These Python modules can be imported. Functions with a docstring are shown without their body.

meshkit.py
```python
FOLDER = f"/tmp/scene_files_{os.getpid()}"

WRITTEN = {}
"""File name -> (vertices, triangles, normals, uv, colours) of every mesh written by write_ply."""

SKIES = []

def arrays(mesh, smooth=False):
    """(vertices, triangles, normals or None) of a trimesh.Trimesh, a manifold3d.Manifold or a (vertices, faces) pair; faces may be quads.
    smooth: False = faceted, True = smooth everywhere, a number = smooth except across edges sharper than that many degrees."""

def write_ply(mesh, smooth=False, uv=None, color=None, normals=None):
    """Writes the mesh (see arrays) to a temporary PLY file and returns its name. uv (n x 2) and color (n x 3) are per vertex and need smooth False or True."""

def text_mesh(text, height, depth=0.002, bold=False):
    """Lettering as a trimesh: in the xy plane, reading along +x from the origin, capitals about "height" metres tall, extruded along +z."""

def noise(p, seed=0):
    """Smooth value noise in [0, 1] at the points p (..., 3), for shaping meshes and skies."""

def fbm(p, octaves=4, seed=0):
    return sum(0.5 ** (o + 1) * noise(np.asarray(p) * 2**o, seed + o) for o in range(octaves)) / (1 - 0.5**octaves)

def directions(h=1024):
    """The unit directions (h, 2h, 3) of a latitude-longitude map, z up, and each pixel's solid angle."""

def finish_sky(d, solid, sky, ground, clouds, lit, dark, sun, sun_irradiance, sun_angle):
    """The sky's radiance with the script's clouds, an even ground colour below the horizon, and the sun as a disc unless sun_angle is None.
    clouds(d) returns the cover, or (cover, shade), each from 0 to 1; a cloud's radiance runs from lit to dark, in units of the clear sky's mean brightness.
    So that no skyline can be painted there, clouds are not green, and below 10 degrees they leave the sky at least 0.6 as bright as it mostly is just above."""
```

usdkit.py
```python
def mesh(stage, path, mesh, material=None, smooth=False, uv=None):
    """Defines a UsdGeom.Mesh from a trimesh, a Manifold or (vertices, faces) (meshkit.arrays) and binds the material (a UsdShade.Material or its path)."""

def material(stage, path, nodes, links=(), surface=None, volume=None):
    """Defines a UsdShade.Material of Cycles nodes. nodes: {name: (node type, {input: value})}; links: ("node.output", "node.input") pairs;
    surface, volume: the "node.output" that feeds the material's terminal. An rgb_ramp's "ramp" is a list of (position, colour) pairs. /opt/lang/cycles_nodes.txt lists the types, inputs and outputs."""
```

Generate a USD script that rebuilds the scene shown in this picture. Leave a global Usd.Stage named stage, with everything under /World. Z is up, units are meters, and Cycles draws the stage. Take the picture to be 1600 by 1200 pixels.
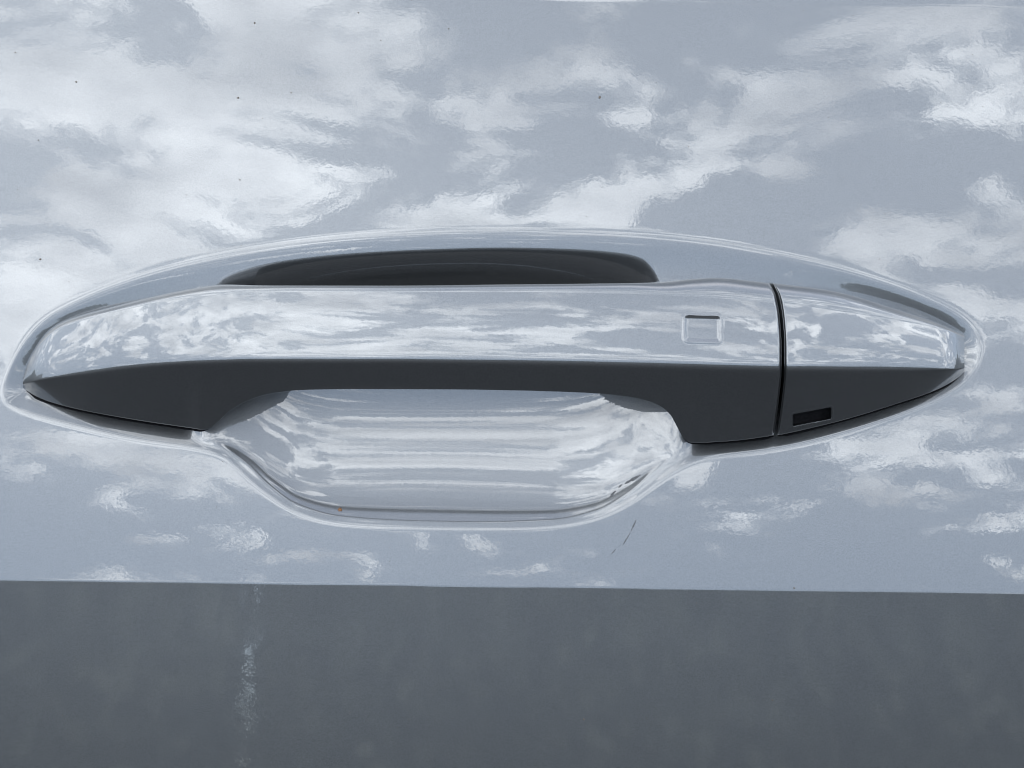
import math
import numpy as np
import trimesh
import usdkit
from scipy.interpolate import PchipInterpolator, CubicSpline
from scipy.ndimage import gaussian_filter, map_coordinates, spline_filter
from scipy.spatial import cKDTree
from shapely.geometry import Polygon
from shapely import contains_xy
from pxr import Usd, UsdGeom, UsdLux, UsdShade, Gf, Sdf

stage = Usd.Stage.CreateInMemory()
UsdGeom.SetStageUpAxis(stage, UsdGeom.Tokens.z)
UsdGeom.SetStageMetersPerUnit(stage, 1.0)
UsdGeom.Xform.Define(stage, '/World')
UsdGeom.Scope.Define(stage, '/World/Looks')

# ------------------------------------------------------------------ camera
# Measurements were read off the photograph in its own 1600 x 1200 units (u right, v down) and are
# turned into millimetres on the door at MM per unit; Z is the height of a surface towards the viewer.
MM = 0.16
FOC = 1900.0
DIST = FOC * MM                     # mm from lens to the door
PITCH = math.radians(26)            # the lens looks down on the handle
HEIGHT = 0.95                       # handle height above the ground, m
UP = np.array([0, math.sin(PITCH), math.cos(PITCH)])
OUT = np.array([0, -math.cos(PITCH), math.sin(PITCH)])
RIGHT = np.array([1.0, 0, 0])
ORIGIN = np.array([0, 0, HEIGHT])


def place(u, v, z):
    """Point (m) of the surface measured at u, v and standing z mm proud."""
    u, v, z = np.broadcast_arrays(np.asarray(u, float), np.asarray(v, float), np.asarray(z, float))
    k = MM * (1 - z / DIST)
    x, y = (u - 800) * k, (600 - v) * k
    return ORIGIN + (x[..., None] * RIGHT + y[..., None] * UP + z[..., None] * OUT) / 1000


cam = UsdGeom.Camera.Define(stage, '/World/camera')
eye = ORIGIN + OUT * DIST / 1000
M = Gf.Matrix4d(1)
for r, a in enumerate((RIGHT, UP, OUT)):
    M.SetRow(r, Gf.Vec4d(*a, 0))
M.SetRow(3, Gf.Vec4d(*eye, 1))
cam.AddTransformOp().Set(M)
cam.CreateHorizontalApertureAttr(36.0)
cam.CreateVerticalApertureAttr(27.0)
cam.CreateFocalLengthAttr(36.0 * FOC / 1600)
cam.CreateClippingRangeAttr(Gf.Vec2f(0.01, 2000))
cam.CreateExposureAttr(1.62)

# ------------------------------------------------------------------ sky and sun
SUN_AZ, SUN_EL = math.radians(160), math.radians(44)      # high on the far side of the car, so that this side is in shade
SUN = np.array([math.sin(SUN_AZ) * math.cos(SUN_EL), -math.cos(SUN_AZ) * math.cos(SUN_EL), math.sin(SUN_EL)])
SKY_STRENGTH = 0.12
SUN_INTENSITY, SUN_ANGLE = 0.3, 10.0
CLOUD_AT = (1.2, 13.5, 0.0)
VEIL, VEIL_THICK = (4.4, 4.9, 5.6), (6.2, 6.8, 7.6)
CLOUD_DIM, CLOUD_LIT = (5.5, 5.8, 6.3), (14.5, 15.1, 15.7)

sun = UsdLux.DistantLight.Define(stage, '/World/sun')
sun.CreateIntensityAttr(SUN_INTENSITY)
sun.CreateAngleAttr(SUN_ANGLE)
sun.CreateNormalizeAttr(True)
sun.CreateColorAttr(Gf.Vec3f(1.0, 0.95, 0.88))
zx = SUN / np.linalg.norm(SUN)
xx = np.cross([0, 0, 1.0], zx); xx /= np.linalg.norm(xx)
yx = np.cross(zx, xx)
M = Gf.Matrix4d(1)
for r, a in enumerate((xx, yx, zx)):
    M.SetRow(r, Gf.Vec4d(*a, 0))
sun.AddTransformOp().Set(M)

N, L = {}, []
N['tc'] = ('texture_coordinate', {})
N['sky'] = ('sky_texture', {'sky_type': 'single_scattering', 'sun_disc': False, 'sun_elevation': SUN_EL,
                            'sun_rotation': math.atan2(SUN[0], SUN[1]), 'aerosol_density': 0.8})
N['sep'] = ('separate_xyz', {})
L.append(('tc.generated', 'sep.vector'))
N['zc'] = ('math', {'math_type': 'maximum', 'value2': 0.03}); L.append(('sep.z', 'zc.value1'))
N['zo'] = ('math', {'math_type': 'add', 'value2': 0.12}); L.append(('zc.value', 'zo.value1'))
N['px'] = ('math', {'math_type': 'divide'}); L += [('sep.x', 'px.value1'), ('zo.value', 'px.value2')]
N['py'] = ('math', {'math_type': 'divide'}); L += [('sep.y', 'py.value1'), ('zo.value', 'py.value2')]
N['pl'] = ('combine_xyz', {'z': 0.37}); L += [('px.value', 'pl.x'), ('py.value', 'pl.y')]
N['str'] = ('mapping', {'location': CLOUD_AT, 'rotation': (0, 0, 0.2), 'scale': (0.72, 1.0, 1.0)}); L.append(('pl.vector', 'str.vector'))
N['n1'] = ('noise_texture', {'scale': 7.5, 'detail': 12.0, 'roughness': 0.65, 'distortion': 0.5})
N['n2'] = ('noise_texture', {'scale': 0.9, 'detail': 3.0, 'roughness': 0.5})
L += [('str.vector', 'n1.vector'), ('str.vector', 'n2.vector')]
N['cov'] = ('math', {'math_type': 'multiply_add', 'value2': 0.6}); L += [('n2.fac', 'cov.value1'), ('n1.fac', 'cov.value3')]
# the cloud field thickens towards one side of the sky
N['bank'] = ('map_range', {'range_type': 'smoothstep', 'from_min': 0.12, 'from_max': -0.45, 'to_min': 0.0, 'to_max': 0.055, 'clamp': True}); L.append(('px.value', 'bank.value'))
N['bh'] = ('map_range', {'range_type': 'smoothstep', 'from_min': 0.38, 'from_max': 0.62, 'to_min': 0.0, 'to_max': 1.0, 'clamp': True}); L.append(('sep.z', 'bh.value'))
N['bk'] = ('math', {'math_type': 'multiply'}); L += [('bank.result', 'bk.value1'), ('bh.result', 'bk.value2')]
N['cov2'] = ('math', {'math_type': 'add'}); L += [('cov.value', 'cov2.value1'), ('bk.value', 'cov2.value2')]
# thin high cloud: patchy, thicker on the same side, and even towards the hazy horizon
N['vf0'] = ('math', {'math_type': 'multiply_add', 'value2': 5.5}); L += [('bk.value', 'vf0.value1'), ('n2.fac', 'vf0.value3')]
N['vf'] = ('map_range', {'range_type': 'smoothstep', 'from_min': 0.4, 'from_max': 1.0, 'to_min': 0.0, 'to_max': 1.0, 'clamp': True}); L.append(('vf0.value', 'vf.value'))
N['vc'] = ('mix_color', {'a': VEIL, 'b': VEIL_THICK, 'use_clamp': False}); L.append(('vf.result', 'vc.fac'))
N['veil'] = ('mix_color', {'fac': 0.55, 'use_clamp': False}); L += [('sky.color', 'veil.a'), ('vc.result', 'veil.b')]
N['lowsky'] = ('map_range', {'range_type': 'smoothstep', 'from_min': 0.56, 'from_max': 0.34, 'to_min': 0.0, 'to_max': -0.075, 'clamp': True}); L.append(('sep.z', 'lowsky.value'))
N['cov3'] = ('math', {'math_type': 'add'}); L += [('cov2.value', 'cov3.value1'), ('lowsky.result', 'cov3.value2')]
N['fac'] = ('map_range', {'range_type': 'smoothstep', 'from_min': 0.785, 'from_max': 0.885, 'to_min': 0.0, 'to_max': 1.0, 'clamp': True})
L.append(('cov3.value', 'fac.value'))
N['n3'] = ('noise_texture', {'scale': 5.5, 'detail': 6.0, 'roughness': 0.6}); L.append(('str.vector', 'n3.vector'))
N['shade'] = ('map_range', {'from_min': 0.35, 'from_max': 0.65, 'to_min': 0.0, 'to_max': 1.0, 'clamp': True}); L.append(('n3.fac', 'shade.value'))
N['cc'] = ('mix_color', {'a': CLOUD_DIM, 'b': CLOUD_LIT, 'use_clamp': False}); L.append(('shade.result', 'cc.fac'))
N['hz'] = ('map_range', {'range_type': 'smoothstep', 'from_min': 0.02, 'from_max': 0.12, 'to_min': 0.0, 'to_max': 1.0, 'clamp': True}); L.append(('sep.z', 'hz.value'))
N['ff'] = ('math', {'math_type': 'multiply'}); L += [('fac.result', 'ff.value1'), ('hz.result', 'ff.value2')]
N['mix'] = ('mix_color', {'use_clamp': False}); L += [('ff.value', 'mix.fac'), ('veil.result', 'mix.a'), ('cc.result', 'mix.b')]
N['bg'] = ('background_shader', {'strength': SKY_STRENGTH}); L.append(('mix.result', 'bg.color'))
sky_mat = usdkit.material(stage, '/World/Looks/cloudy_sky', N, L, surface='bg.background')
sky = UsdLux.DomeLight.Define(stage, '/World/sky')
UsdShade.MaterialBindingAPI.Apply(sky.GetPrim()).Bind(sky_mat)
sky.GetPrim().SetCustomDataByKey('kind', 'structure')

# ------------------------------------------------------------------ materials
mat = lambda name, nodes, links, s: usdkit.material(stage, '/World/Looks/' + name, nodes, links, surface=s)

PAINT = mat('grey_car_paint', {
    'g': ('geometry', {}),
    'peel': ('noise_texture', {'scale': 850.0, 'detail': 2.0, 'roughness': 0.5}),
    'bmp': ('bump', {'strength': 1.0, 'distance': 0.000005}),
    'flake': ('noise_texture', {'scale': 5000.0, 'detail': 1.0}),
    'ramp': ('rgb_ramp', {'ramp': [(0.3, (0.084, 0.087, 0.089)), (0.7, (0.131, 0.136, 0.139))]}),
    'p': ('principled_bsdf', {'metallic': 0.95, 'roughness': 0.33, 'coat_weight': 1.0, 'coat_roughness': 0.008, 'coat_ior': 1.85}),
}, [('g.position', 'peel.vector'), ('peel.fac', 'bmp.height'), ('bmp.normal', 'p.coat_normal'),
    ('g.position', 'flake.vector'), ('flake.fac', 'ramp.fac'), ('ramp.color', 'p.base_color')], 'p.BSDF')

RUBBER = mat('black_rubber', {
    'g': ('geometry', {}), 'n': ('noise_texture', {'scale': 1500.0, 'detail': 2.0}),
    'ramp': ('rgb_ramp', {'ramp': [(0.3, (0.006, 0.006, 0.007)), (0.7, (0.012, 0.012, 0.013))]}),
    'p': ('principled_bsdf', {'roughness': 0.8, 'specular_ior_level': 0.05}),
}, [('g.position', 'n.vector'), ('n.fac', 'ramp.fac'), ('ramp.color', 'p.base_color')], 'p.BSDF')

DIRT = mat('brown_dirt', {
    'g': ('geometry', {}), 'n': ('noise_texture', {'scale': 3000.0, 'detail': 2.0}),
    'ramp': ('rgb_ramp', {'ramp': [(0.3, (0.035, 0.028, 0.022)), (0.7, (0.10, 0.08, 0.06))]}),
    'p': ('principled_bsdf', {'roughness': 0.9}),
}, [('g.position', 'n.vector'), ('n.fac', 'ramp.fac'), ('ramp.color', 'p.base_color')], 'p.BSDF')

ASPHALT = mat('asphalt', {
    'g': ('geometry', {}), 'n': ('noise_texture', {'scale': 60.0, 'detail': 6.0, 'roughness': 0.7}),
    'ramp': ('rgb_ramp', {'ramp': [(0.3, (0.022, 0.023, 0.024)), (0.7, (0.044, 0.044, 0.046))]}),
    'b': ('bump', {'strength': 0.5, 'distance': 0.004}),
    'p': ('principled_bsdf', {'roughness': 0.9}),
}, [('g.position', 'n.vector'), ('n.fac', 'ramp.fac'), ('ramp.color', 'p.base_color'), ('n.fac', 'b.height'), ('b.normal', 'p.normal')], 'p.BSDF')

# ------------------------------------------------------------------ helpers
used = {}


def path_for(name, parent):
    base = (parent or '/World') + '/' + name
    n = used.get(base, 0)
    used[base] = n + 1
    return base if n == 0 else f'{base}_{n:03d}'


def data(prim, **kw):
    for k, v in kw.items():
        prim.SetCustomDataByKey(k, v)


def build(name, verts, faces, m, parent=None, smooth=True):
    p = path_for(name, parent)
    usdkit.mesh(stage, p, (verts, faces), m, smooth=smooth)
    return p


def grid_faces(nr, nc):
    i = np.arange(nr * nc).reshape(nr, nc)
    return np.stack([i[:-1, :-1], i[:-1, 1:], i[1:, 1:], i[1:, :-1]], -1)     # (nr-1, nc-1, 4)


def compact(verts, quads):
    ids, inv = np.unique(quads.ravel(), return_inverse=True)
    return verts[ids], inv.reshape(quads.shape)


def sstep(a, b, x):
    t = np.clip((np.asarray(x, float) - a) / (b - a), 0, 1)
    return t * t * (3 - 2 * t)


def curve(*pts):
    a = np.array(pts, float)
    return PchipInterpolator(a[:, 0], a[:, 1], extrapolate=True)


def ring(pts, n=6000):
    a = np.array(pts + [pts[0]], float)
    t = np.concatenate([[0], np.cumsum(np.sqrt(np.linalg.norm(np.diff(a, axis=0), axis=1)))])
    return CubicSpline(t, a, bc_type='periodic')(np.linspace(0, t[-1], n, endpoint=False))


def signed(outline, U, V):
    """Distance (mm), positive inside the outline."""
    d = cKDTree(outline).query(np.stack([U.ravel(), V.ravel()], 1), workers=-1)[0].reshape(U.shape)
    inside = contains_xy(Polygon(outline), U.ravel(), V.ravel()).reshape(U.shape)
    return np.where(inside, d, -d) * MM


# ------------------------------------------------------------------ ground
gv = np.array([[-300, -300, 0], [300, -300, 0], [300, 300, 0], [-300, 300, 0]], float)
data(stage.GetPrimAtPath(build('ground', gv, np.array([[0, 1, 2, 3]]), ASPHALT, smooth=False)), kind='structure')

# ------------------------------------------------------------------ far trees across the open ground (mirrored in the lower door)
LEAF = mat('dark_foliage', {
    'g': ('geometry', {}), 'm': ('mapping', {'scale': (1.0, 1.0, 0.06)}), 'n': ('noise_texture', {'scale': 0.12, 'detail': 1.0}),
    'ramp': ('rgb_ramp', {'ramp': [(0.35, (0.052, 0.060, 0.046)), (0.65, (0.070, 0.078, 0.06))]}),
    'p': ('principled_bsdf', {'roughness': 0.7}),
}, [('g.position', 'm.vector'), ('m.vector', 'n.vector'), ('n.fac', 'ramp.fac'), ('ramp.color', 'p.base_color')], 'p.BSDF')


def wood():
    rng = np.random.default_rng(11)
    c, z, n = [], [], 34
    for az in np.concatenate([np.linspace(-112, -14.6, n), np.linspace(-12.3, 112, int(n * 1.25))]):
        edge = min(abs(az + 14.6), abs(az + 12.3)) < 0.05
        a = math.radians(az + (0 if edge else rng.normal(0, 0.5)))
        r, h = 34 + (0 if edge else rng.uniform(-2, 4)), rng.uniform(6.3, 8.6)
        w = 0.75 if edge else rng.uniform(1.7, 2.5)
        w = w if edge else min(w, max(0.5, abs(az + 13.45) * 0.59 - 0.45))
        k = 3400 if edge else 2200
        p = rng.normal(0, 1, (k, 3)); p /= np.linalg.norm(p, axis=1)[:, None]
        p *= rng.uniform(0.3, 1.0, (k, 1))
        p = p * [w, w, h / 2] + [0, 0, h / 2]
        if edge:
            p = np.stack([rng.normal(0, 0.31, k), rng.normal(0, 0.5, k), rng.uniform(0, h, k)], 1)
        p[:, :2] += (0.06 if edge else 0.25) * np.stack([np.sin(p[:, 2] * 1.7 + az), np.cos(p[:, 2] * 1.3 + az)], 1)
        z.append(np.full(k, 0.13 if edge else 0.38))
        c.append(p + [r * math.sin(a), -r * math.cos(a), 0])
    c = np.vstack(c)
    n = len(c)
    a = rng.normal(0, 1, (n, 3)); a /= np.linalg.norm(a, axis=1)[:, None]
    b = np.cross(a, rng.normal(0, 1, (n, 3))); b /= np.linalg.norm(b, axis=1)[:, None]
    sz = np.concatenate(z)[:, None] * rng.uniform(0.7, 1.3, (n, 1))
    v = np.stack([c - a * sz, c + b * sz * 0.7, c + a * sz, c - b * sz * 0.7], 1).reshape(-1, 3)
    v[:, 2] = np.maximum(v[:, 2], 0.02)
    return v, np.arange(4 * n).reshape(n, 4)


wv, wf = wood()
data(stage.GetPrimAtPath(build('distant_wood', wv, wf, LEAF, smooth=False)), kind='stuff', label='dark far-off wood mirrored in the lower door paint', category='wood')

# ------------------------------------------------------------------ door panel
V_TAB = np.arange(-2600, 5200, 1.0)
CREASE = 917.0
theta = np.interp(V_TAB, [-2600, -900, -200, 0, 200, 450, 700, 905], [20, 16, 12.5, 11, 9.3, 6.8, 4.4, 2.6])
low = np.interp(V_TAB, [905, 1000, 1300, 2200, 5200], [-4.5, -3.6, -3, -4, -12])
wgt = sstep(CREASE - 3, CREASE + 3, V_TAB)
theta = theta * (1 - wgt) + low * wgt
tilt_top = 3.0                                    # start of the shoulder line at the very top
theta = theta + 3 * np.clip((0.0 - V_TAB + tilt_top) / 5, 0, 1)
slope = np.cumsum(np.tan(np.radians(theta))) * MM
slope -= np.interp(600, V_TAB, slope)


def tilt(u):
    return (np.clip(u, -300, 1900) - 800) * 0.0132


def panel_z(u, v):
    s = np.interp(v - tilt(u), V_TAB, slope)
    x = (u - 800) * MM
    return s - x ** 2 / (2 * 5200.0)


# outline of the shallow sculpted well round the handle
WELL = ring([(6, 612), (24, 560), (62, 508), (125, 470), (220, 432), (330, 402), (450, 381), (600, 367), (800, 361), (1000, 367),
             (1150, 384), (1300, 417), (1420, 457), (1500, 496), (1530, 535), (1522, 578), (1480, 615), (1400, 650), (1290, 684),
             (1180, 706), (1090, 720), (1034, 750), (994, 780), (938, 808), (862, 823), (760, 826), (640, 824), (527, 817), (459, 798), (412, 768), (376, 737), (342, 711), (230, 690), (120, 667), (40, 645), (12, 630)])
# outline of the deep cup behind the grip
CUP = ring([(325, 688), (352, 700), (385, 724), (420, 757), (465, 788), (530, 806), (640, 813), (760, 815), (860, 812), (930, 798), (985, 768), (1022, 737),
            (1058, 708), (1068, 660), (1062, 600), (1048, 530), (1036, 470), (1020, 428), (1004, 407), (965, 397), (880, 391), (780, 389), (660, 393), (540, 400), (430, 413),
            (372, 428), (346, 450), (334, 510), (326, 580), (320, 640), (318, 672)])

U0, U1, V0, V1 = -160, 1760, 240, 960
uu, vv = np.meshgrid(np.arange(U0, U1 + 1.0), np.arange(V0, V1 + 1.0))
dw = signed(WELL, uu, vv)
dc = signed(CUP, uu, vv)

# well: a crisp rim, then an even slope down to the foot of the handle
lowside = sstep(470, 585, vv)
incline = 0.27 + 0.18 * lowside + 0.09 * sstep(330, 60, uu) * (1 - lowside) + 0.14 * sstep(1180, 1440, uu) * (1 - lowside)
reach = np.where(vv > 0, 11.0, 8.0) * (1 - lowside * (1 - sstep(0.5, 8.0, -dc))) + 1.7 * lowside * (1 - sstep(0.5, 8.0, -dc))
tw = np.clip(dw, 0, None)
well = -incline * reach * (1 - np.exp(-(tw / reach) - 0.5 * (tw / reach) ** 2))
tq = 9.0 * (1 - np.exp(-tw / 9.0 - 0.5 * (tw / 9.0) ** 2))
tip = 0.09 * sstep(330, 60, uu) + 0.14 * sstep(1180, 1440, uu)
well = well * lowside - ((0.17 + tip) * tq + 0.017 * tq ** 2) * (1 - lowside)
well = gaussian_filter(well, 2.6) * lowside + gaussian_filter(well, 6.5) * (1 - lowside)
# cup: wanted tilt of its floor down the middle (degrees, towards the sky), from the upper rim to the lower lip
cup_v = np.arange(389.0, 815.1, 0.5)
cup_t = PchipInterpolator([389, 396, 420, 440, 470, 520, 570, 612, 640, 660, 700, 740, 770, 795, 806, 815], [-16, -25, -40, -46, -18, -7, -5, -3, 2.5, 5.5, 10.5, 15.5, 20.5, 29, 40, 46])(cup_v)
floor = np.concatenate([[0], np.cumsum(np.tan(np.radians(cup_t[:-1])) * 0.5 * MM)])
pan = np.interp(cup_v, V_TAB, slope)
pan = pan - pan[-1]
floor = floor - floor[-1]                       # both 0 at the lower lip
mis = (floor - pan)[0]                          # close the profile at the upper rim inside the hidden stretch
floor = floor - mis * (1 - np.interp(cup_v, [389, 470, 600, 815], [0, 0, 1, 1]))
cup_d = np.clip(pan - floor, 0, None)           # depth below the panel
cup_s = (cup_v - cup_v[0]) / (cup_v[-1] - cup_v[0])
VT = curve((310, 470), (326, 462), (340, 448), (350, 437), (372, 427), (430, 412), (540, 399), (660, 392), (780, 389), (880, 391), (965, 397), (1004, 406), (1022, 424), (1036, 452), (1066, 480))
VB = curve((310, 686), (325, 689), (352, 701), (385, 724), (420, 757), (465, 788), (530, 806), (640, 813), (760, 815), (860, 812), (930, 798), (985, 768), (1022, 737), (1058, 710), (1066, 705))
cu = np.arange(U0, U1 + 1.0)
vt, vb = VT(np.clip(cu, 310, 1066)), VB(np.clip(cu, 310, 1066))
sn = np.clip((vv - vt) / (vb - vt), 0, 1)
tl, tr = np.clip(cu - 320, 0, None) * MM, np.clip(1062 - cu, 0, None) * MM
side = (0.72 * (1 - np.exp(-tl / 12.0)) + 0.28 * (1 - np.exp(-tl / 4.5))) * (0.68 * (1 - np.exp(-tr / 11.0)) + 0.32 * (1 - np.exp(-tr / 4.5)))
side = gaussian_filter(side, 6) * (1 - 0.42 * ((cu - 690) / 372) ** 2)
bowl = -np.interp(sn, cup_s, cup_d) * side * ((vb - vt) / 426.0) ** 0.5
bowl = gaussian_filter(bowl, 2.2)
relief = well + bowl
edge = np.minimum.reduce([uu - U0, U1 - uu, vv - V0, V1 - vv])
relief *= sstep(0, 60, edge)
RELIEF = spline_filter(relief, order=3)


def door_z(u, v):
    u, v = np.broadcast_arrays(np.atleast_1d(np.asarray(u, float)), np.atleast_1d(np.asarray(v, float)))
    r = map_coordinates(RELIEF, [v - V0, u - U0], order=3, mode='constant', cval=0.0, prefilter=False)
    return panel_z(u, v) + r


def spread(a, b, step, end, first):
    out, x, s = [], a, first
    while (x < end) if end > a else (x > end):
        x += s if end > a else -s
        out.append(x); s *= 1.25
    return out


us = np.concatenate([spread(-60, 0, 0, -9500, 6)[::-1], np.arange(-60, 1660.1, 2.0), spread(1660, 0, 0, 11000, 6)])
vs = np.concatenate([spread(-40, 0, 0, -2300, 5)[::-1], np.arange(-40, 10, 1.0), np.arange(10, 350, 4.0), np.arange(350, 830, 1.5), np.arange(830, 895, 2.5), np.arange(895, 911, 1.0), np.arange(911, 923, 0.5), np.arange(923, 940, 1.0),
                     np.arange(940, 1240.1, 5.0), spread(1240, 0, 0, 4700, 8)])
GU, GV = np.meshgrid(us, vs)
GV = GV + tilt(GU)
pts = place(GU, GV, door_z(GU, GV)).reshape(-1, 3)
door = UsdGeom.Xform.Define(stage, '/World/car_door')
data(door.GetPrim(), label='glossy grey car door with sculpted pull handle, lock cap and sharp lower crease', category='car door')
DOOR = '/World/car_door'
q = grid_faces(len(vs), len(us)).reshape(-1, 4)
build('door_panel', pts, q[:, ::-1], PAINT, DOOR)

# ------------------------------------------------------------------ handle and lock cap
TOP = curve((36, 590), (45, 560), (62, 530), (85, 508), (120, 494), (180, 478), (240, 463), (300, 451), (350, 444.5), (430, 446), (600, 446), (800, 444), (960, 442.5), (1030, 441),
            (1080, 436), (1130, 434), (1203, 440), (1300, 454), (1400, 482), (1470, 505), (1507, 523))
EDGE = curve((36, 592), (45, 566), (62, 538), (85, 515), (120, 503), (180, 487), (240, 474), (300, 464), (350, 459), (430, 456), (600, 456), (800, 456), (1000, 459), (1100, 464), (1203, 471),
             (1300, 484), (1400, 500), (1470, 514), (1507, 528))
KNEE = curve((36, 600), (60, 594), (120, 585), (200, 574.5), (300, 567), (400, 564), (600, 564), (800, 566), (1000, 570), (1222, 576), (1350, 577.5), (1490, 578), (1507, 575))
BOT = curve((36, 606), (60, 621), (100, 634), (200, 654), (300, 669), (318, 671.5), (326, 670), (340, 659), (360, 641), (385, 627), (420, 615.5), (470, 609.5), (540, 608), (700, 608.5), (800, 610), (900, 613), (960, 617),
            (1000, 623), (1030, 633.5), (1048, 649), (1058, 667), (1068, 684), (1078, 691), (1090, 691.5), (1150, 689), (1210, 682), (1300, 661), (1400, 631), (1470, 606), (1497, 590), (1507, 581))
KNEE_Z = curve((36, 1.0), (60, 5.0), (120, 11.5), (200, 17.5), (300, 22.5), (400, 25), (630, 26.5), (900, 26), (1100, 24.5), (1222, 23), (1350, 17.2), (1440, 11.6), (1490, 7.6), (1507, 4.5))
FACE_T = curve((36, 24), (70, 18), (120, 14), (200, 11.5), (400, 10), (800, 10.5), (1222, 12), (1440, 13), (1507, 20))


_KZ = KNEE_Z


def eased(f, width):
    x = np.arange(36, 1507.1, 0.5)
    y = f(x)
    g = gaussian_filter(y, width * 2, mode='nearest')
    k = sstep(36, 36 + 2.2 * width, x) * sstep(1507, 1507 - 2.2 * width, x)
    return PchipInterpolator(x, y + (g - y) * k)


KNEE_Z, EDGE, KNEE, FACE_T = eased(lambda x: _KZ(x) * 0.9, 38), eased(EDGE, 16), eased(KNEE, 16), eased(FACE_T, 40)
TOP = eased(TOP, 9)


def clear(u):
    return 0.5 + 3.8 * float(sstep(36, 150, u) * sstep(1507, 1400, u))


def section(u, base):
    base_z = lambda a, b: base(a, b)[0]
    """One cross section as (v, z) from the back over the top, down the face, round the knee and back."""
    yt, ye, yk, yb, zk = (float(f(u)) for f in (TOP, EDGE, KNEE, BOT, KNEE_Z))
    foot = 1 - float(sstep(330, 470, u)) * (1 - float(sstep(955, 1085, u)))       # 1 where the handle stands on the door
    footb = float(np.clip(1 - (sstep(322, 440, u) * (1 - sstep(1000, 1076, u))), 0, 1))
    tf = math.tan(math.radians(float(FACE_T(u))))
    zb_base = float(base_z(u, yb)) + clear(u)
    zt_base = float(base_z(u, yt)) + 0.3
    ze = zk - tf * MM * (yk - ye)
    zt_grip = ze - 3.2
    zt = min(max(zt_grip - 3.0 * float(sstep(0, 1, foot)), zt_base), ze - 0.8)
    beta = BETA0 + (BETA1 - BETA0) * float(sstep(318, 1078, u))
    zb = zk - (yb - yk) * MM * beta if 318 < u < 1078 else zb_base
    zb = min(zb, zk - 0.6)
    return yt, ye, yk, yb, zt, ze, zk, zb, foot, footb


BETA0 = (float(KNEE_Z(318)) - door_z(318, BOT(318))[0] - clear(318)) / (MM * float(BOT(318) - KNEE(318)))
BETA1 = (float(KNEE_Z(1078)) - door_z(1078, BOT(1078))[0] - clear(1078)) / (MM * float(BOT(1078) - KNEE(1078)))


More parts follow.
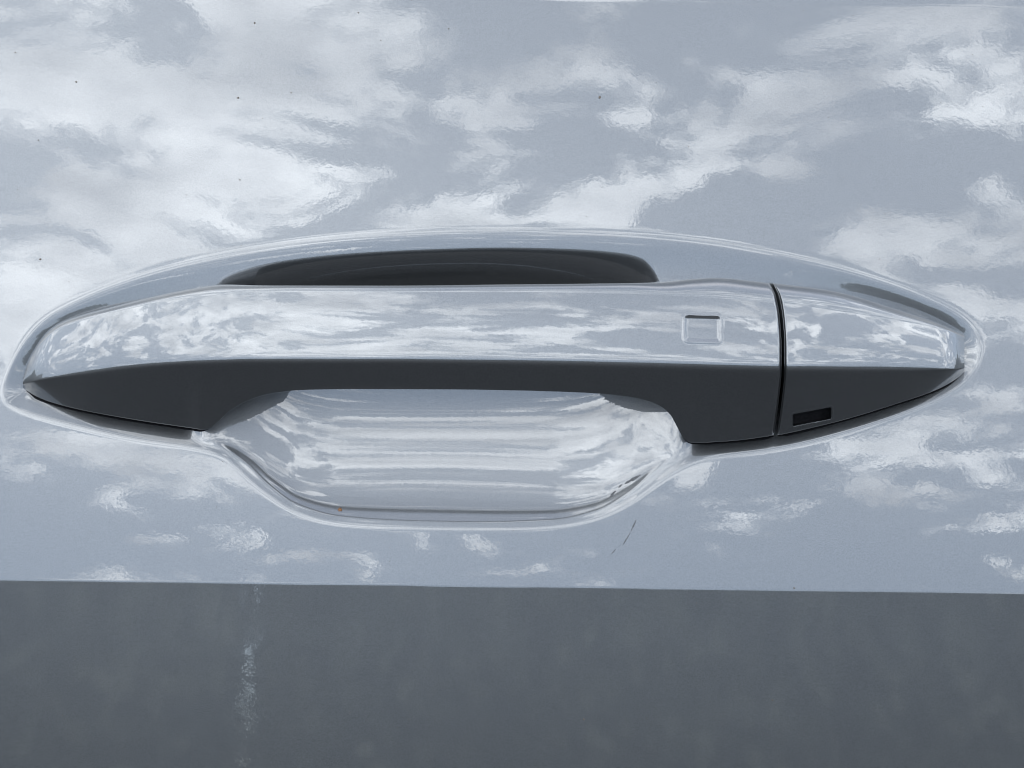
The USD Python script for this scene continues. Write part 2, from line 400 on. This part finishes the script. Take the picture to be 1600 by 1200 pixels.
def loft(stations, warp, base_z, taper0, taper1):
    base_z_ = base_z
    base_z = lambda a, b: base_z_(a, b)[0]
    rows_v, rows_z, rows_u = [], [], []
    for u in stations:
        yt, ye, yk, yb, zt, ze, zk, zb, foot, footb = section(u, base_z_)
        inset = taper0(u) + taper1(u)                                  # rounding towards cut ends
        r = np.linspace(0, 1, 26)[:-1]
        ang = r * math.pi / 2
        # rounded shoulder from the top edge to the face
        sv = yt + (ye - yt) * (1 - np.cos(ang)); sz = zt + (ze - zt) * np.sin(ang)
        # face, a little crowned
        f = np.linspace(0, 1, 150)
        kr = 0.035
        fv = ye + (yk - ye) * f; fz = ze + (zk - ze) * f + 0.45 * 4 * f * (1 - f)
        # underside
        g = np.linspace(0, 1, 110)[1:]
        gv_ = yk + (yb - yk) * g; gz = zk + (zb - zk) * g + 0.1 * 4 * g * (1 - g)
        v = np.concatenate([sv, fv, gv_]); z = np.concatenate([sz, fz, gz])
        # soften the knee: a smooth minimum of the face and the underside
        fa = (v - ye) / (yk - ye); ga = (v - yk) / (yb - yk)
        face_z = ze + (zk - ze) * fa + 1.8 * fa * (1 - fa)
        under_z = zk + (zb - zk) * ga + 0.4 * ga * (1 - ga)
        kk = 0.055 * KNEE_R(u)
        near = np.arange(len(v)) > 70
        soft = zk - kk * np.logaddexp(-(face_z - zk) / kk, -(under_z - zk) / kk)
        z = np.where(near, soft, z)
        zback = -4.0 * foot + (1 - foot) * (min(zt, zb) - 2.0)
        z = z - inset
        backv = np.array([yb - 3 * (1 - footb) - 0.5, yb - 3 - 11 * min(1.0, (yb - yk) / 60), (yb + yt) / 2, yt + 0.6])
        zlo = min(zt, zb) - inset
        if foot > 0.5 or footb > 0.5:
            bz = np.array([zb - inset - 0.9, float(base_z(u, yb)) - 2.5, min(zlo, float(base_z(u, yb)), float(base_z(u, yt))) - 3.0, float(base_z(u, yt)) - 2.5])
            bz[1:] = np.minimum(bz[1:], zlo - 1.0)
        else:
            bz = np.array([zb - 0.9, zb - 1.3, zlo - 1.5, zt - 1.2])
        rows_v.append(np.concatenate([v, backv])); rows_z.append(np.concatenate([z, bz]))
        rows_u.append(u + warp(u, rows_v[-1]))
    return np.array(rows_u), np.array(rows_v), np.array(rows_z)


KNEE_R = curve((36, 1.5), (120, 5), (200, 7), (400, 7.5), (800, 8), (1222, 10), (1440, 8), (1507, 2))
GAP = curve((430, 1199), (441, 1204), (462, 1214.5), (500, 1221), (545, 1223.5), (580, 1223.5), (610, 1221), (650, 1216), (682, 1211.5), (700, 1209))
HALF = 2.6


def gap_warp_left(u, v):
    return (GAP(v) - HALF - 1222) * sstep(1060, 1222, u)


def gap_warp_right(u, v):
    return (GAP(v) + HALF - 1222) * (1 - sstep(1222, 1330, u))


def body(name, stations, warp, t0, t1, holes, label=None):
    U, V, Z = loft(stations, warp, door_z, t0, t1)
    for fn in holes:
        Z = fn(U, V, Z)
    P = place(U, V, Z).reshape(-1, 3)
    nr, nc = U.shape
    idx = np.arange(nr * nc).reshape(nr, nc)
    nxt = np.roll(idx, -1, axis=1)
    quads = np.stack([idx[:-1], idx[1:], nxt[1:], nxt[:-1]], -1)
    return P, quads, U, V, Z


# stations
st = np.unique(np.concatenate([36 + 24 * np.linspace(0, 1, 24) ** 2, np.arange(60, 315, 3.0), np.arange(315, 400, 1.0), np.arange(400, 960, 4.0), np.arange(960, 1050, 1.5),
                               np.arange(1050, 1140, 0.6), np.arange(1140, 1216, 3.0), 1222 - 6 * np.linspace(0, 1, 10) ** 2]))
BTN = (1098.0, 513.5, 25.5, 17.5)      # centre and half size of the touch button
BTN_SKEW = 0.03


def rrect(U, V, c, hw, hh, r, skew):
    a = np.abs(U - c[0]) - (hw - r)
    b = np.abs(V - c[1] - skew * (U - c[0])) - (hh - r)
    return np.hypot(np.maximum(a, 0), np.maximum(b, 0)) + np.minimum(np.maximum(a, b), 0) - r


def button_hole(U, V, Z):
    d = rrect(U, V, BTN[:2], BTN[2] + 3, BTN[3] + 3, 6, BTN_SKEW)
    lipz = 0.13 * np.exp(-((d - 1.0) / 2.2) ** 2)
    front = np.arange(U.shape[1]) < 25 + 150
    return Z + front * (lipz - 0.46 * sstep(0.5, -6.5, d))


P, quads, U, V, Z = body('pull_handle', st, gap_warp_left, lambda u: 0.0, lambda u: 0.9 * float(sstep(1217, 1222, u)) ** 2, [button_hole])
ucen = (U[:-1] + U[1:]) / 2; vcen = (V[:-1] + np.roll(V, -1, 1)[:-1]) / 2
bd = rrect(ucen, vcen, BTN[:2], BTN[2] + 3, BTN[3] + 3, 6, BTN_SKEW)
is_btn = (bd < 0.0) & (np.arange(U.shape[1])[None, :] < 175)
hp, hq = compact(P, quads[~is_btn])
HANDLE = path_for('pull_handle', DOOR)


def capped(P, quads, U, ends):
    nr, nc = U.shape
    extra = []
    for r, flip in ends:
        ids = np.arange(r * nc, r * nc + nc)
        extra.append((ids, flip))
    return extra


def triangles(q):
    return np.vstack([q[:, [0, 1, 2]], q[:, [0, 2, 3]]])


def end_cap(P, nr, nc, row, flip):
    ids = np.arange(row * nc, (row + 1) * nc)
    c = len(P)
    P2 = np.vstack([P, P[ids].mean(0)])
    tri = np.stack([ids, np.roll(ids, -1), np.full(nc, c)], 1)
    return P2, tri[:, ::-1] if flip else tri


def finish(P, U, quads, keep):
    nr, nc = U.shape
    P2, a = end_cap(P, nr, nc, 0, False)
    P3, b = end_cap(P2, nr, nc, nr - 1, True)
    tri = np.vstack([triangles(quads[keep]), a, b])
    return compact(P3, tri)


hp, ht = finish(P, U, quads, ~is_btn)
usdkit.mesh(stage, HANDLE, (hp, ht), PAINT, smooth=40)
bp, bq = compact(P, quads[is_btn])
p = build('touch_button', bp, triangles(bq), PAINT, HANDLE, smooth=40)
data(stage.GetPrimAtPath(p), label='small rectangular recessed lock button')

# lock cap
st2 = np.unique(np.concatenate([1222 + 6 * np.linspace(0, 1, 10) ** 2, np.arange(1228, 1306, 0.75), np.arange(1306, 1480, 4.0), 1507 - 27 * np.linspace(0, 1, 22) ** 2]))
SLOT = (1268.5, 651.0, 28.5, 7.5)


def slot_hole(U, V, Z):
    d = rrect(U, V, SLOT[:2], SLOT[2] + 1, SLOT[3] + 1, 1.5, -0.19)
    front = (np.arange(U.shape[1]) > 175) & (np.arange(U.shape[1]) < U.shape[1] - 3)
    return Z + front * (0.12 * np.exp(-((d - 2.5) / 1.6) ** 2) - 3.5 * sstep(0.8, -1.2, d))


P, quads, U, V, Z = body('lock_cap', st2, gap_warp_right, lambda u: 0.9 * float(1 - sstep(1222, 1227, u)) ** 2, lambda u: 0.0, [slot_hole])
ucen = (U[:-1] + U[1:]) / 2; vcen = (V[:-1] + np.roll(V, -1, 1)[:-1]) / 2
sd = rrect(ucen, vcen, SLOT[:2], SLOT[2] + 1, SLOT[3] + 1, 1.5, -0.19)
ci = np.arange(U.shape[1])[None, :]
is_slot = (sd < -0.6) & (ci > 176) & (ci < U.shape[1] - 4)
CAP = path_for('lock_cap', DOOR)
cp, ct = finish(P, U, quads, ~is_slot)
usdkit.mesh(stage, CAP, (cp, ct), PAINT, smooth=40)
sp, sq = compact(P, quads[is_slot])
data(stage.GetPrimAtPath(build('key_slot', sp, triangles(sq), RUBBER, CAP, smooth=False)), label='narrow black slot for the key cover')


# black rubber seal along the foot of the handle and the cap
def ribbon(u0, u1, step, width):
    u = np.arange(u0, u1 + step / 2, step)
    v = BOT(u)
    d = np.gradient(v, u)
    nn = np.stack([-d, np.ones_like(d)], 1); nn /= np.linalg.norm(nn, axis=1)[:, None]
    ends = np.clip(np.minimum(u - u0, u1 - u) / 14.0, 0.25, 1)
    rows = []
    for o, h in ((-4, 0.3), (width * 0.4, 0.35), (width * 0.8, 0.3), (width, 0.15), (width + 0.2, -0.4)):
        oo = o * (ends if o > 0 else 1)
        uu_, vv_ = u + nn[:, 0] * oo, v + nn[:, 1] * oo
        rows.append(place(uu_, vv_, door_z(uu_, vv_) + h))
    return np.concatenate(rows), grid_faces(len(rows), len(u)).reshape(-1, 4)[:, ::-1]


for parent, a, b, w in ((HANDLE, 42, 327, 3.6), (HANDLE, 1068, 1209, 2.6), (CAP, 1216, 1496, 2.8)):
    v_, f_ = ribbon(a, b, 3.0, w)
    build('seal', v_, triangles(f_), RUBBER, parent)


# scratches and chips in the lacquer beside the cup
def scratch(pts_uv, w):
    a = np.array(pts_uv, float)
    t_ = np.linspace(0, 1, 16)
    k = np.linspace(0, 1, len(a))
    u, v = np.interp(t_, k, a[:, 0]), np.interp(t_, k, a[:, 1])
    rng = np.random.default_rng(int(a.sum()))
    u = u + rng.normal(0, 0.25, 16)
    ww = 1.4 * w * np.sin(np.pi * np.clip(t_, 0.04, 0.96)) ** 0.5 * rng.uniform(0.6, 1.2, 16)
    g = np.array([a[-1, 0] - a[0, 0], a[-1, 1] - a[0, 1]]); g /= np.linalg.norm(g)
    rows = [place(u - g[1] * o * ww, v + g[0] * o * ww, door_z(u - g[1] * o * ww, v + g[0] * o * ww) + h) for o, h in ((-1, 0.004), (0, 0.03), (1, 0.004))]
    return np.concatenate(rows), grid_faces(3, 16).reshape(-1, 4)[:, ::-1]


SCUFF = mat('scuffed_lacquer', {
    'g': ('geometry', {}), 'n': ('noise_texture', {'scale': 2500.0, 'detail': 2.0}),
    'ramp': ('rgb_ramp', {'ramp': [(0.3, (0.02, 0.021, 0.023)), (0.7, (0.07, 0.072, 0.075))]}),
    'p': ('principled_bsdf', {'roughness': 0.6}),
}, [('g.position', 'n.vector'), ('n.fac', 'ramp.fac'), ('ramp.color', 'p.base_color')], 'p.BSDF')
for pts_uv, w in (([(994, 812), (986, 830)], 0.8), ([(985, 832), (973, 852)], 0.7), ([(962, 858), (955, 866)], 0.6), ([(1001, 742), (976, 756)], 1.6), ([(972, 757), (966, 762)], 1.2),
                  ([(962, 767), (953, 776)], 1.3)):
    v_, f_ = scratch(pts_uv, w)
    build('scratch', v_, triangles(f_), SCUFF, DOOR)


def grain(u, v, r, flat, rng):
    m = trimesh.creation.icosphere(1, 1.0)
    p = m.vertices * (1 + rng.normal(0, 0.18, (len(m.vertices), 1)))
    uu_, vv_ = u + p[:, 0] * r, v + p[:, 1] * r
    return place(uu_, vv_, door_z(np.full(1, u), np.full(1, v))[0] + p[:, 2] * r * MM * flat), m.faces


rng = np.random.default_rng(5)
CRUMB = mat('rusty_dirt', {
    'g': ('geometry', {}), 'n': ('noise_texture', {'scale': 3000.0, 'detail': 2.0}),
    'ramp': ('rgb_ramp', {'ramp': [(0.3, (0.10, 0.045, 0.02)), (0.7, (0.22, 0.11, 0.05))]}),
    'p': ('principled_bsdf', {'roughness': 0.9}),
}, [('g.position', 'n.vector'), ('n.fac', 'ramp.fac'), ('ramp.color', 'p.base_color')], 'p.BSDF')
v_, f_ = grain(531, 797, 3.4, 0.6, rng)
data(stage.GetPrimAtPath(build('dirt_speck', v_, f_, CRUMB)), label='small brown crumb of dirt on the lower lip of the finger cup', category='dirt')
spots = [(372, 153, 1.5), (119, 128, 1.4), (398, 36, 1.5), (937, 152, 1.9), (560, 20, 1.2), (1241, 919, 1.2), (912, 1124, 1.4), (63, 405, 1.5), (60, 219, 1.1), (375, 281, 1.1), (455, 145, 1.1),
         (595, 63, 1.0), (701, 45, 1.0), (1207, 1094, 1.2), (1367, 483, 1.3), (24, 82, 1.1)]
vs_all, fs_all, n0 = [], [], 0
for u, v, r in spots + [(rng.uniform(0, 1600), rng.uniform(0, 1200), rng.uniform(0.4, 0.75)) for _ in range(120)]:
    if dw[int(np.clip(v - V0, 0, V1 - V0)), int(np.clip(u - U0, 0, U1 - U0))] > 0 and V0 < v < V1:
        continue
    a, b = grain(u, v, r, 0.5, rng)
    vs_all.append(a); fs_all.append(b + n0); n0 += len(a)
data(stage.GetPrimAtPath(build('dust', np.vstack(vs_all), np.vstack(fs_all), DIRT)), kind='stuff', label='fine dark dust specks scattered over the grey door paint', category='dust')
